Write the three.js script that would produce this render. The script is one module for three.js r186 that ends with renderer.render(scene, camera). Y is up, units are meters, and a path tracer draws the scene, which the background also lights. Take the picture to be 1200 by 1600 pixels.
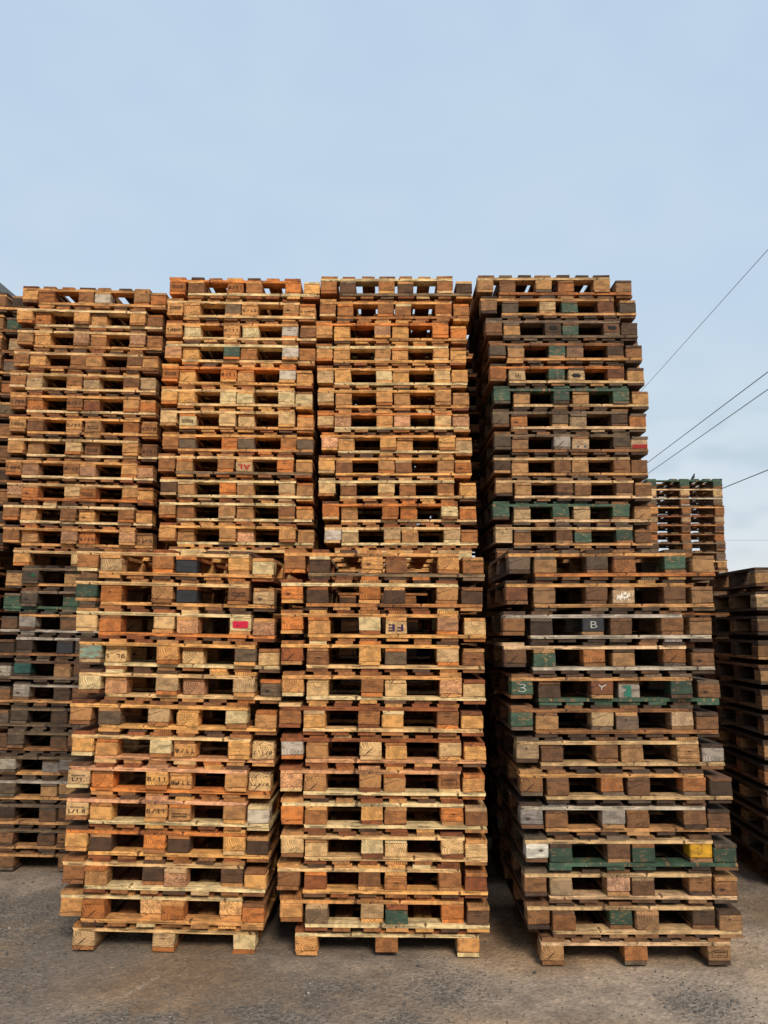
import * as THREE from 'three';
import { mergeGeometries } from 'three/addons/utils/BufferGeometryUtils.js';

// ---------------------------------------------------------------- camera, sky, sun, exposure
const scene = new THREE.Scene();
const camera = new THREE.PerspectiveCamera(61.28, 0.75, 0.05, 600);
camera.position.set(0, 2.023, 0);
camera.rotation.order = 'YXZ';
camera.rotation.set(0.1302, 0, 0.0056);
const EXPOSURE = 2.3;
const renderer = new THREE.WebGLRenderer({ antialias: true });
renderer.toneMapping = THREE.LinearToneMapping;
renderer.toneMappingExposure = EXPOSURE;
renderer.shadowMap.enabled = true;

function rng(seed) {
  let a = seed >>> 0;
  return () => { a = (a + 0x6D2B79F5) >>> 0; let t = a; t = Math.imul(t ^ (t >>> 15), t | 1); t ^= t + Math.imul(t ^ (t >>> 7), t | 61); return ((t ^ (t >>> 14)) >>> 0) / 4294967296; };
}
function hash2(x, y, s) { let h = Math.imul(x, 374761393) ^ Math.imul(y, 668265263) ^ Math.imul(s, 2147483647); h = Math.imul(h ^ (h >>> 13), 1274126177); return ((h ^ (h >>> 16)) >>> 0) / 4294967296; }
function vnoise(x, y, s, px = 0, py = 0) {      // value noise, periodic when px / py are given
  const xi = Math.floor(x), yi = Math.floor(y), fx = x - xi, fy = y - yi;
  const w = (v, p) => (p ? ((v % p) + p) % p : v);
  const u = fx * fx * (3 - 2 * fx), v = fy * fy * (3 - 2 * fy);
  const a = hash2(w(xi, px), w(yi, py), s), b = hash2(w(xi + 1, px), w(yi, py), s), c = hash2(w(xi, px), w(yi + 1, py), s), d = hash2(w(xi + 1, px), w(yi + 1, py), s);
  return a + (b - a) * u + (c - a) * v + (a - b - c + d) * u * v;
}
const lerp = (a, b, t) => a + (b - a) * t, clamp = (x, a = 0, b = 1) => Math.min(b, Math.max(a, x));
const smooth = (a, b, x) => { const t = clamp((x - a) / (b - a)); return t * t * (3 - 2 * t); };
const lin = (c) => (c <= 0.04045 ? c / 12.92 : ((c + 0.055) / 1.055) ** 2.4);

{ // thin high overcast: milky blue above, whiter towards the horizon, faint cloud wisps low down
  const W = 1024, H = 512, data = new Float32Array(W * H * 4);
  const zen = [185, 207, 231], mid = [192, 213, 233], low = [208, 223, 234], hor = [224, 229, 233];
  for (let j = 0; j < H; j++) for (let i = 0; i < W; i++) {
    const el = ((j + 0.5) / H - 0.5) * Math.PI, e = Math.max(0, el) * 180 / Math.PI;   // row 0 is the bottom
    const per = 32;
    const n = vnoise(i / W * 8, j / 52, 5, 8) * 0.5 + vnoise(i / W * per, j / 18, 6, per) * 0.3 + vnoise(i / W * 128, j / 4.5, 7, 128) * 0.2;
    const wisp = smooth(0.5, 0.72, vnoise(i / W * 64, j / 2.6, 9, 64) * 0.6 + vnoise(i / W * 256, j / 1.4, 10, 256) * 0.4) * smooth(17, 9, e) * smooth(2, 6, e);
    for (let c = 0; c < 3; c++) {
      let v = e > 22 ? lerp(mid[c], zen[c], smooth(22, 42, e)) : e > 10 ? lerp(low[c], mid[c], smooth(10, 22, e)) : lerp(hor[c], low[c], smooth(0, 10, e));
      v += (n - 0.5) * [24, 16, 6][c] - wisp * [14, 12, 9][c];
      data[(j * W + i) * 4 + c] = lin(v / 255) / EXPOSURE;
    }
    data[(j * W + i) * 4 + 3] = 1;
  }
  const sky = new THREE.DataTexture(data, W, H, THREE.RGBAFormat, THREE.FloatType);
  sky.mapping = THREE.EquirectangularReflectionMapping; sky.magFilter = THREE.LinearFilter; sky.minFilter = THREE.LinearFilter; sky.wrapS = THREE.RepeatWrapping; sky.needsUpdate = true;
  scene.background = sky; scene.environment = sky;
}
const sun = new THREE.DirectionalLight(0xfff1de, 1.5);
sun.position.set(4, 13, 8);
sun.target.position.set(0, 1.5, -6.5);
sun.castShadow = true; sun.shadow.radius = 36; sun.shadow.mapSize.set(2048, 2048);
Object.assign(sun.shadow.camera, { left: -9, right: 9, top: 8, bottom: -8, near: 0.5, far: 60 });
scene.add(sun, sun.target);

// ---------------------------------------------------------------- helpers
const taken = {};
function numbered(n) { const k = taken[n] ?? 0; taken[n] = k + 1; return k ? `${n}_${String(k).padStart(3, '0')}` : n; }
function tag(o, label, category, group, kind) {
  if (label) o.userData.label = label;
  if (category) o.userData.category = category;
  if (group) o.userData.group = group;
  if (kind) o.userData.kind = kind;
  return o;
}
function mesh(name, geo, mat, parent) { const m = new THREE.Mesh(geo, mat); m.name = name; m.castShadow = m.receiveShadow = true; parent.add(m); return m; }
function thing(name, label, category, group) { const g = new THREE.Group(); g.name = numbered(name); scene.add(g); return tag(g, label, category, group); }
function dataTex(px, w, h, srgb, repeat) {
  const t = new THREE.DataTexture(px, w, h); t.magFilter = THREE.LinearFilter; t.minFilter = THREE.LinearMipmapLinearFilter; t.generateMipmaps = true;
  if (srgb) t.colorSpace = THREE.SRGBColorSpace;
  if (repeat) t.wrapS = t.wrapT = THREE.RepeatWrapping;
  t.needsUpdate = true; return t;
}

// ---------------------------------------------------------------- wood textures: one sheet with 32 cut faces (upper half) and 16 plank strips (lower half)
const N = 1024, CELL = 128, STRIP = 32;
function paintSheet(seed, coat) {
  const r = rng(seed), col = new Float32Array(N * N * 3).fill(1), hgt = new Float32Array(N * N).fill(0.5);
  const put = (x, y, v, warm, h) => { const i = y * N + x; col[i * 3] = v; col[i * 3 + 1] = v * (1 - 0.85 * warm); col[i * 3 + 2] = v * (1 - 1.5 * warm); hgt[i] = h; };
  for (let c = 0; c < 32; c++) {                                   // cut faces
    const ox = (c % 8) * CELL, oy = 512 + Math.floor(c / 8) * CELL, kind = c < 17 ? 0 : c < 24 ? 1 : 2;
    const a = r() * 6.28, dist = kind === 0 ? 20 + r() * 130 : 0, cx = 64 + Math.cos(a) * dist, cy = 64 + Math.sin(a) * dist, k = 0.42 + r() * 0.5;
    const cracks = []; for (let n = 0; n < r() * 3.2; n++) cracks.push([a + Math.PI + (r() - 0.5) * (dist > 60 ? 1.2 : 6.28), r() * 60, 40 + r() * 90, 0.5 + r() * 1.5]);
    const saw = r() * 3.14, sawK = 0.5 + r() * 0.9;
    const flakes = []; if (kind === 1) for (let n = 0; n < 900; n++) flakes.push([r() * 128, r() * 128, r() * 3.14, 2 + r() * 9, 1 + r() * 2.4, 0.72 + r() * 0.42]);
    const buf = new Float32Array(CELL * CELL).fill(-1);
    for (const [fx, fy, fa, fl, fw, fv] of flakes) for (let y = -11; y <= 11; y++) for (let x = -11; x <= 11; x++) {
      const u = x * Math.cos(fa) + y * Math.sin(fa), v = -x * Math.sin(fa) + y * Math.cos(fa), X = Math.floor(fx + x), Y = Math.floor(fy + y);
      if (Math.abs(u) < fl && Math.abs(v) < fw && X >= 0 && Y >= 0 && X < CELL && Y < CELL) buf[Y * CELL + X] = fv;
    }
    const knot = kind === 2 && r() < 0.5 ? [30 + r() * 68, 30 + r() * 68, 7 + r() * 8] : null;
    for (let y = 0; y < CELL; y++) for (let x = 0; x < CELL; x++) {
      let v = 0.9, warm = 0.02, h = 0.5;
      const blotch = vnoise(x / 34, y / 34, seed + c * 7) * 0.6 + vnoise(x / 11, y / 11, seed + c * 7 + 1) * 0.4, grit = vnoise(x / 1.7, y / 1.7, seed + c);
      if (kind === 0) {
        const dx = x - cx, dy = y - cy, d = Math.hypot(dx, dy) * (1 + 0.08 * (vnoise(x / 30, y / 30, c + 40) - 0.5)) + 5 * vnoise(x / 22, y / 22, c + 90);
        const ring = 0.5 + 0.5 * Math.sin(d * k * 1.0 + 1.5 * vnoise(d / 14, 3, c)), late = ring ** 3;
        v = 0.99 - 0.27 * late; warm = 0.02 + 0.08 * late; h = 0.55 + 0.12 * late;
        v *= 1 - 0.06 * (0.5 + 0.5 * Math.sin((x * Math.cos(saw) + y * Math.sin(saw)) * sawK));
        for (const [ca, c0, c1, cw] of cracks) {
          const u = dx * Math.cos(ca) + dy * Math.sin(ca), w = -dx * Math.sin(ca) + dy * Math.cos(ca) + 3 * (vnoise(u / 9, ca * 9, 3) - 0.5);
          if (u > dist * 0.5 + c0 && u < dist * 0.5 + c1 && Math.abs(w) < cw * (0.4 + vnoise(u / 7, ca, 8))) { v *= 0.42; h = 0.05; }
        }
      } else if (kind === 1) {
        const b = buf[y * CELL + x]; v = b < 0 ? 0.62 : b; warm = b < 0 ? 0.07 : 0.03; h = 0.4 + 0.4 * (v - 0.6);
      } else {
        let yy = y; if (knot) { const q = Math.exp(-(((x - knot[0]) / (knot[2] * 2)) ** 2)); yy += (y > knot[1] ? 1 : -1) * -q * knot[2] * Math.exp(-Math.abs(y - knot[1]) / 18); }
        const g = vnoise(x / 90, yy / 3.2, seed + c * 3) * 0.55 + vnoise(x / 40, yy / 1.4, seed + c * 3 + 1) * 0.45;
        v = 0.98 - 0.2 * smooth(0.45, 0.8, g); warm = 0.015 + 0.05 * g; h = 0.45 + 0.3 * g;
        if (knot && Math.hypot(x - knot[0], (y - knot[1]) * 1.2) < knot[2]) { v *= 0.55; warm = 0.14; }
        if (vnoise(x / 60, yy / 1.6, seed + c + 70) > 0.86) { v *= 0.5; h = 0.1; }
      }
      v *= lerp(0.83, 1.07, smooth(0.2, 0.75, blotch)) * lerp(0.95, 1.04, grit);
      put(ox + x, oy + y, v, warm, h + 0.08 * (grit - 0.5));
    }
  }
  for (let s = 0; s < 16; s++) {                                   // plank strips
    const oy = s * STRIP, knots = []; for (let n = 0; n < r() * 4; n++) knots.push([r() * N, 5 + r() * 22, 3 + r() * 5]);
    const nails = [30, 500, 512, 990];
    for (let y = 0; y < STRIP; y++) for (let x = 0; x < N; x++) {
      let yy = y; for (const [kx, ky, kr] of knots) yy -= (y > ky ? 1 : -1) * kr * Math.exp(-(((x - kx) / (kr * 3)) ** 2)) * Math.exp(-Math.abs(y - ky) / 8);
      const g = vnoise(x / 170, yy / 2.1, seed + 300 + s) * 0.5 + vnoise(x / 60, yy / 0.9, seed + 330 + s) * 0.3 + vnoise(x / 16, yy / 0.7, seed + 350 + s) * 0.2;
      const blotch = vnoise(x / 70, y / 14, seed + 400 + s) * 0.6 + vnoise(x / 18, y / 7, seed + 420 + s) * 0.4;
      let v = (1.0 - 0.3 * smooth(0.42, 0.8, g)) * lerp(0.84, 1.08, smooth(0.2, 0.75, blotch)), warm = 0.015 + 0.045 * g, h = 0.4 + 0.4 * g;
      for (const [kx, ky, kr] of knots) if (Math.hypot((x - kx) * 0.8, y - ky) < kr) { v *= 0.55; warm = 0.13; }
      if (vnoise(x / 120, yy / 1.0, seed + 500 + s) > 0.9) { v *= 0.55; h = 0.1; }
      v *= lerp(0.94, 1.05, vnoise(x / 1.6, y / 1.6, seed + 3));
      put(x, oy + y, v, warm, h);
    }
    for (const nx of nails) for (const ny of [9, 22]) for (let y = -1; y <= 1; y++) for (let x = -2; x <= 2; x++) if (r() < 0.75) put(nx + x + Math.floor(r() * 3), oy + ny + y, 0.38, 0.03, 0.3);
  }
  const px = new Uint8Array(N * N * 4), hp = new Uint8Array(N * N * 4);
  for (let i = 0; i < N * N; i++) {
    const x = i % N, y = Math.floor(i / N);
    let c3 = [col[i * 3] * 0.88, col[i * 3 + 1] * 0.88, col[i * 3 + 2] * 0.88];
    if (coat) {                                                    // paint film over the same wood, worn through in flakes
      const wear = vnoise(x / 23, y / 15, seed + 800) * 0.5 + vnoise(x / 7, y / 5, seed + 801) * 0.32 + vnoise(x / 2.4, y / 1.6, seed + 802) * 0.18 + (0.9 - col[i * 3]) * 0.25;
      const t = smooth(coat.worn, coat.worn + 0.03, wear), k = lerp(0.8, 1.12, vnoise(x / 50, y / 30, seed + 804)) * lerp(0.9, 1.06, vnoise(x / 3, y / 2, seed + 805)) * lerp(1, col[i * 3], 0.45);
      c3 = [0, 1, 2].map((q) => lerp(coat.rgb[q] / 255 * k, [0.62, 0.47, 0.31][q] * col[i * 3], t));
    }
    for (let q = 0; q < 3; q++) px[i * 4 + q] = clamp(c3[q]) * 255;
    px[i * 4 + 3] = 255;
    hp[i * 4] = hp[i * 4 + 1] = hp[i * 4 + 2] = clamp(hgt[i]) * 255; hp[i * 4 + 3] = 255;
  }
  return { map: dataTex(px, N, N, true), bump: dataTex(hp, N, N, false) };
}
const bare = paintSheet(11), greenCoat = paintSheet(23, { rgb: [56, 84, 62], worn: 0.67 }), paleCoat = paintSheet(31, { rgb: [128, 150, 130], worn: 0.56 });
const flat = paintSheet(47, { rgb: [236, 236, 232], worn: 0.74 });

const TINT = { y: [255, 212, 152], t: [242, 178, 106], o: [228, 142, 68], p: [238, 176, 126], b: [184, 124, 70], r: [166, 98, 52], d: [112, 80, 52], g: [148, 122, 92], w: [220, 208, 190], c: [238, 182, 116] };
const COAT = { K: [38, 40, 44], W: [228, 220, 206], Y: [214, 158, 22], T: [38, 88, 80], R: [176, 42, 38], P: [205, 30, 72], B: [58, 116, 152] };
const mats = {};
function wood(letter, shade, old = 0) {                                     // shade 0..2: pieces of one kind differ a little in tone
  const key = letter + shade + old; if (mats[key]) return mats[key];
  const m = new THREE.MeshStandardMaterial({ roughness: 0.86, bumpScale: 0.0022 });
  if (letter === 'G') { m.map = greenCoat.map; m.bumpMap = greenCoat.bump; m.color.setScalar([0.62, 0.9, 1.08][shade]); m.roughness = 0.7; }
  else if (letter === 'V') { m.map = paleCoat.map; m.bumpMap = paleCoat.bump; m.roughness = 0.75; }
  else if (COAT[letter]) { m.map = flat.map; m.bumpMap = flat.bump; m.color.setRGB(...COAT[letter].map((v) => v / 255), THREE.SRGBColorSpace); m.roughness = 0.65; }
  else {
    const raw = TINT[letter], grey = (raw[0] + raw[1] + raw[2]) / 3, t = raw.map((v) => lerp(v, grey, 0.13 * old) * (1 - 0.13 * old)), k = [0.86, 1, 1.08][shade], q = [0.97, 1, 1.03][(shade * 2 + letter.charCodeAt(0)) % 3];
    m.map = bare.map; m.bumpMap = bare.bump; m.color.setRGB(clamp(t[0] * k / 255), clamp(t[1] * k / 255), clamp(t[2] * k * q / 255), THREE.SRGBColorSpace);
  }
  return (mats[key] = m);
}

// ---------------------------------------------------------------- pallet pieces (shared geometries, a few variants of each)
const W = 1.14, D = 1.14, BW = 0.138, BH = 0.0865, TH = 0.022, HU = BH + TH, H = HU + 2 * TH, PAIR = HU + 4 * TH, GAP = 0.0008;
const cellUV = (c, a, b) => { const i = 0.03; return [((c % 8) + i + clamp(a) * (1 - 2 * i)) / 8, 0.5 + (Math.floor(c / 8) + i + clamp(b) * (1 - 2 * i)) / 8]; };
const stripUV = (s, a, b) => [0.004 + clamp(a) * 0.992, (s + 0.06 + clamp(b) * 0.88) / 32];
function soup(tris, uvOf) {                                        // triangles (arrays of three points) -> flat-shaded geometry
  const pos = [], nor = [], uv = [], e1 = new THREE.Vector3(), e2 = new THREE.Vector3();
  for (const t of tris) {
    e1.subVectors(t[1], t[0]); e2.subVectors(t[2], t[0]); const n = e1.cross(e2).normalize();
    for (const p of t) { pos.push(p.x, p.y, p.z); nor.push(n.x, n.y, n.z); uv.push(...uvOf(p, n)); }
  }
  const g = new THREE.BufferGeometry();
  g.setAttribute('position', new THREE.Float32BufferAttribute(pos, 3)); g.setAttribute('normal', new THREE.Float32BufferAttribute(nor, 3)); g.setAttribute('uv', new THREE.Float32BufferAttribute(uv, 2));
  return g;
}
function blockGeometry(w, h, d, cell, seed) {                      // chamfered block, corners knocked a little out of true
  const r = rng(seed), V = (x, y, z) => new THREE.Vector3(x, y, z), corner = {}, tris = [];
  for (const sx of [-1, 1]) for (const sy of [-1, 1]) for (const sz of [-1, 1]) {
    const c = 0.002 + r() * r() * 0.009, jx = (r() - 0.5) * 0.005, jz = (r() - 0.5) * 0.004;
    const p = V(sx * w / 2 + jx, sy * h / 2, sz * d / 2 + jz);
    corner[[sx, sy, sz]] = [V(p.x, p.y - sy * c, p.z - sz * c), V(p.x - sx * c, p.y, p.z - sz * c), V(p.x - sx * c, p.y - sy * c, p.z)];   // points on the x, y and z faces
  }
  const add = (...q) => { const ctr = q.reduce((a, p) => a.add(p), V(0, 0, 0)).divideScalar(q.length); for (let i = 1; i + 1 < q.length; i++) { const t = [q[0], q[i], q[i + 1]], n = V(0, 0, 0).subVectors(t[1], t[0]).cross(V(0, 0, 0).subVectors(t[2], t[0])); tris.push(n.dot(ctr) < 0 ? [t[0], t[2], t[1]] : t); } };
  for (const s of [-1, 1]) {
    add(...[[-1, -1], [1, -1], [1, 1], [-1, 1]].map(([a, b]) => corner[[s, a, b]][0]));
    add(...[[-1, -1], [1, -1], [1, 1], [-1, 1]].map(([a, b]) => corner[[a, s, b]][1]));
    add(...[[-1, -1], [1, -1], [1, 1], [-1, 1]].map(([a, b]) => corner[[a, b, s]][2]));
    for (const u of [-1, 1]) {
      add(corner[[s, u, -1]][0], corner[[s, u, 1]][0], corner[[s, u, 1]][1], corner[[s, u, -1]][1]);
      add(corner[[s, -1, u]][0], corner[[s, 1, u]][0], corner[[s, 1, u]][2], corner[[s, -1, u]][2]);
      add(corner[[-1, s, u]][1], corner[[1, s, u]][1], corner[[1, s, u]][2], corner[[-1, s, u]][2]);
      for (const v of [-1, 1]) add(...corner[[s, u, v]]);
    }
  }
  const st = Math.floor(r() * 16), off = r() * 0.8;
  return soup(tris, (p, n) => (Math.abs(n.z) > 0.6 ? cellUV(cell, p.x / w + 0.5, p.y / h + 0.5) : stripUV(st, off + (p.z / d + 0.5) * 0.12, Math.abs(n.y) > 0.6 ? p.x / w + 0.5 : p.y / h * 0.6 + 0.5)));
}
function boardGeometry(len, wid, axis, seed, ragged = 0.006) {     // plank along x or z with slightly waved edges and uneven ends
  const r = rng(seed), V = (x, y, z) => new THREE.Vector3(x, y, z), n = 4, rows = [], tris = [], th = TH - GAP;
  for (let i = 0; i <= n; i++) {
    const end = i === 0 || i === n, a = (i / n - 0.5) * len, j = () => (end ? (r() - 0.5) * ragged : 0), q = () => (r() - 0.5) * 0.004;
    const wz = Math.sin(i / n * Math.PI) * 0.0006;
    rows.push([[a + j(), -th / 2 + wz * 0, -wid / 2 + q()], [a + j(), -th / 2, wid / 2 + q()], [a + j(), th / 2, wid / 2 + q()], [a + j(), th / 2, -wid / 2 + q()]].map(([l, y, w]) => (axis === 'x' ? V(l, y, w) : V(w, y, l))));
  }
  const ctrOf = (t) => V(0, 0, 0).add(t[0]).add(t[1]).add(t[2]).divideScalar(3);
  const add = (t, out) => { const nn = V(0, 0, 0).subVectors(t[1], t[0]).cross(V(0, 0, 0).subVectors(t[2], t[0])); tris.push(nn.dot(out) < 0 ? [t[0], t[2], t[1]] : t); };
  for (let i = 0; i < n; i++) for (let k = 0; k < 4; k++) {
    const a = rows[i][k], b = rows[i + 1][k], c = rows[i + 1][(k + 1) % 4], d = rows[i][(k + 1) % 4], o = V(0, 0, 0).add(a).add(b).add(c).add(d).divideScalar(4);
    if (axis === 'x') o.x = 0; else o.z = 0;
    add([a, b, c], o); add([a, c, d], o);
  }
  for (const i of [0, n]) { const q = rows[i], o = ctrOf([q[0], q[1], q[2]]); o.set(axis === 'x' ? o.x : 0, 0, axis === 'x' ? 0 : o.z); add([q[0], q[1], q[2]], o); add([q[0], q[2], q[3]], o); }
  const st = Math.floor(r() * 16), cell = Math.floor(r() * 17), flip = r() < 0.5, eo = r() * 0.7, band = 0.1 + r() * 0.6;
  return soup(tris, (p, nn) => {
    const l = axis === 'x' ? p.x : p.z, w = axis === 'x' ? p.z : p.x, nl = axis === 'x' ? nn.x : nn.z;
    if (Math.abs(nl) > 0.6) return cellUV(cell, w / 0.15 + 0.5, eo + (p.y / TH + 0.5) * 0.22);
    const u = l / len + 0.5; return stripUV(st, flip ? 1 - u : u, Math.abs(nn.y) > 0.6 ? w / wid + 0.5 : band + (p.y / TH + 0.5) * 0.2);
  });
}
const G = { block: [], wide: [], narrow: [], stringer: [], runner: [] };
for (let i = 0; i < 32; i++) G.block.push(blockGeometry(BW, BH - GAP, BW, i, 100 + i));
for (let i = 0; i < 8; i++) {
  G.wide.push(boardGeometry(D, BW, 'z', 200 + i)); G.narrow.push(boardGeometry(D, 0.11, 'z', 220 + i));
  G.stringer.push(boardGeometry(W, 0.125, 'x', 240 + i, 0.01)); G.runner.push(boardGeometry(D, BW - 0.004, 'z', 260 + i));
}

// ---------------------------------------------------------------- writing on the blocks: one sheet of marks, each cut out by its own alpha
const MARKS = ['AL', 'FE', '3', 'B', 'L/1.6', 'L/1.', '11/8', '8/11', '6/11', '9/171', '8/1.7', '9L 1', 'Paint6', 'P', '1705', '1406', '8/07', '0/11', '11/5', '52/17', '14pc', '12', 'scribble', 'stamp', 'blot', 'red', 'redlow', 'blue', 'flake', 'Y', 'stripe', 'fray'];
const MC = 8, MS = 128, markCanvas = document.createElement('canvas'); markCanvas.width = MC * MS; markCanvas.height = 4 * MS;
{
  const x = markCanvas.getContext('2d'), r = rng(77); x.textAlign = 'center'; x.textBaseline = 'middle'; x.lineCap = 'round';
  MARKS.forEach((m, i) => {
    const cx = (i % MC) * MS + 64, cy = Math.floor(i / MC) * MS + 64;
    const text = (s, size, color, font = 'sans-serif', dy = 0, weight = 'bold') => { x.fillStyle = color; x.font = `${weight} ${size}px ${font}`; x.fillText(s, cx, cy + dy); };
    const line = (pts, w, color) => { x.strokeStyle = color; x.lineWidth = w; x.beginPath(); pts.forEach(([a, b], k) => (k ? x.lineTo(cx + a, cy + b) : x.moveTo(cx + a, cy + b))); x.stroke(); };
    const ink = 'rgb(42,32,26)', chalk = 'rgba(196,196,188,0.85)';
    if (m === 'AL') text('AL', 92, 'rgb(176,28,30)');
    else if (m === 'FE') text('FE', 100, 'rgb(52,30,72)');
    else if (m === '3') { line([[-18, -34], [6, -40], [20, -26], [8, -8], [-6, -4], [12, 0], [22, 18], [8, 36], [-14, 34], [-26, 26]], 6, chalk); }
    else if (m === 'B') { line([[-16, -32], [-16, 30]], 7, chalk); line([[-16, -32], [6, -32], [14, -18], [4, -4], [-14, -2], [10, 0], [20, 16], [8, 30], [-16, 30]], 6, chalk); }
    else if (m === 'L/1.6' || m === 'L/1.') { text(m, 50, ink, 'sans-serif', 20); for (let k = -44; k < 44; k += 9) line([[k, -24], [k + 4, -14], [k + 7, -26]], 4, 'rgba(60,48,40,0.75)'); }
    else if (m === 'P') { line([[-10, -30], [-10, 30]], 5, ink); line([[-10, -28], [12, -22], [14, -4], [-8, 2], [18, 28]], 5, ink); line([[-34, -8], [-22, -22], [-20, 2], [-30, 8]], 4, ink); }
    else if (m === '12') { text('12', 64, 'rgb(36,60,44)', 'serif', 0); x.fillStyle = 'rgb(30,80,50)'; for (const [a, b] of [[30, -16], [20, 2], [40, 2]]) { x.beginPath(); x.arc(cx + a, cy + b, 13, 0, 7); x.fill(); } x.fillRect(cx + 27, cy, 6, 28); }
    else if (m === 'scribble') { for (let k = 0; k < 2; k++) for (let q = -46; q < 40; q += 12) line([[q, -14 + k * 28 + r() * 6], [q + 4, -24 + k * 28 + r() * 6], [q + 9, -10 + k * 28 + r() * 6]], 5, 'rgba(52,36,26,0.85)'); }
    else if (m === 'stamp') { x.strokeStyle = 'rgba(60,36,20,0.8)'; x.lineWidth = 4; x.strokeRect(cx - 46, cy - 30, 92, 60); for (let q = -36; q < 34; q += 11) { line([[q, -12 + r() * 4], [q + 6, -20], [q + 6, -10]], 5, 'rgba(52,30,18,0.85)'); line([[q, 16], [q + 5, 10 + r() * 6]], 5, 'rgba(52,30,18,0.85)'); } }
    else if (m === 'blot') { x.fillStyle = 'rgb(28,26,26)'; for (let k = 0; k < 16; k++) { x.beginPath(); x.ellipse(cx + (r() - 0.5) * 52, cy + (r() - 0.5) * 26, 14 + r() * 16, 9 + r() * 12, r() * 3, 0, 7); x.fill(); } }
    else if (m === 'red') { x.fillStyle = 'rgb(196,24,58)'; x.beginPath(); [[-52, -34], [40, -38], [52, -30], [50, 34], [-30, 38], [-50, 30]].forEach(([a, b], k) => (k ? x.lineTo(cx + a, cy + b) : x.moveTo(cx + a, cy + b))); x.fill(); x.fillStyle = 'rgb(70,20,26)'; x.beginPath(); x.arc(cx - 16, cy + 12, 7, 0, 7); x.fill(); }
    else if (m === 'redlow') { x.fillStyle = 'rgb(150,34,34)'; x.fillRect(cx - 62, cy - 58, 124, 54); }
    else if (m === 'blue') { x.fillStyle = 'rgb(30,80,112)'; for (const a of [-38, 22]) { x.beginPath(); x.arc(cx + a, cy - 30, 11, 0, 7); x.fill(); } }
    else if (m === 'flake') { x.fillStyle = 'rgb(226,216,196)'; for (let k = 0; k < 26; k++) { x.beginPath(); x.ellipse(cx + (r() - 0.5) * 84, cy + (r() - 0.5) * 74, 4 + r() * 13, 3 + r() * 8, r() * 3, 0, 7); x.fill(); } }
    else if (m === 'Y') { line([[-22, -30], [-4, -8], [22, -32]], 8, chalk); line([[-4, -8], [-6, 18]], 5, chalk); }
    else if (m === 'stripe') { x.fillStyle = 'rgb(44,112,92)'; x.fillRect(cx - 12, cy - 60, 30, 120); for (let k = 0; k < 9; k++) { x.beginPath(); x.ellipse(cx + 20 + r() * 14, cy + (r() - 0.5) * 110, 7, 9, r() * 3, 0, 7); x.fill(); } }
    else if (m === 'fray') { for (let k = 0; k < 14; k++) line([[-50 + k * 7.5, 20 - r() * 30], [-46 + k * 7.5 + r() * 6, -26 + r() * 16]], 2.5, 'rgba(222,202,170,0.9)'); }
    else if (m) text(m, m.length > 4 ? 42 : 54, ink, m === 'Paint6' ? 'serif' : 'monospace');
  });
}
{ // the print is worn: small flecks of it are gone
  const x = markCanvas.getContext('2d'), r = rng(78); x.globalCompositeOperation = 'destination-out'; x.fillStyle = 'rgba(0,0,0,0.8)';
  for (let k = 0; k < 5200; k++) { x.beginPath(); x.arc(r() * MC * MS, r() * 4 * MS, 0.8 + r() * 2.0, 0, 7); x.fill(); }
  x.globalCompositeOperation = 'source-over';
}
const markTex = new THREE.CanvasTexture(markCanvas); markTex.colorSpace = THREE.SRGBColorSpace; markTex.magFilter = THREE.LinearFilter;
const markMat = new THREE.MeshStandardMaterial({ map: markTex, transparent: true, roughness: 0.9, polygonOffset: true, polygonOffsetFactor: -1 });
const markName = { red: 'paint_patch', redlow: 'paint_patch', blue: 'paint_spots', blot: 'black_stain', flake: 'paint_flakes', stripe: 'paint_stripe', 3: 'chalk_mark', B: 'chalk_mark', Y: 'chalk_mark', fray: 'splinters' };
const markGeo = {};
function addMark(block, m, upside) {
  const i = MARKS.indexOf(m);
  if (!markGeo[m]) {
    const g = new THREE.PlaneGeometry(0.122, 0.076), u = g.attributes.uv, c = i % MC, row = Math.floor(i / MC);
    for (let k = 0; k < 4; k++) u.setXY(k, (c + 0.02 + u.getX(k) * 0.96) / MC, 1 - (row + 0.98 - u.getY(k) * 0.96) / 4);
    markGeo[m] = g;
  }
  const d = mesh(markName[m] ?? 'stamp', markGeo[m], markMat, block); d.position.z = BW / 2 + 0.0042; d.castShadow = false; if (upside) d.rotation.z = Math.PI;
}

// ---------------------------------------------------------------- one pallet: 7 deck boards, 3 stringer boards, 9 blocks, 3 runner boards
const DECK = [-0.501, -0.334, -0.167, 0, 0.167, 0.334, 0.501], COLS = [-0.501, 0, 0.501], ROWS = [0.5, 0, -0.5];
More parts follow.
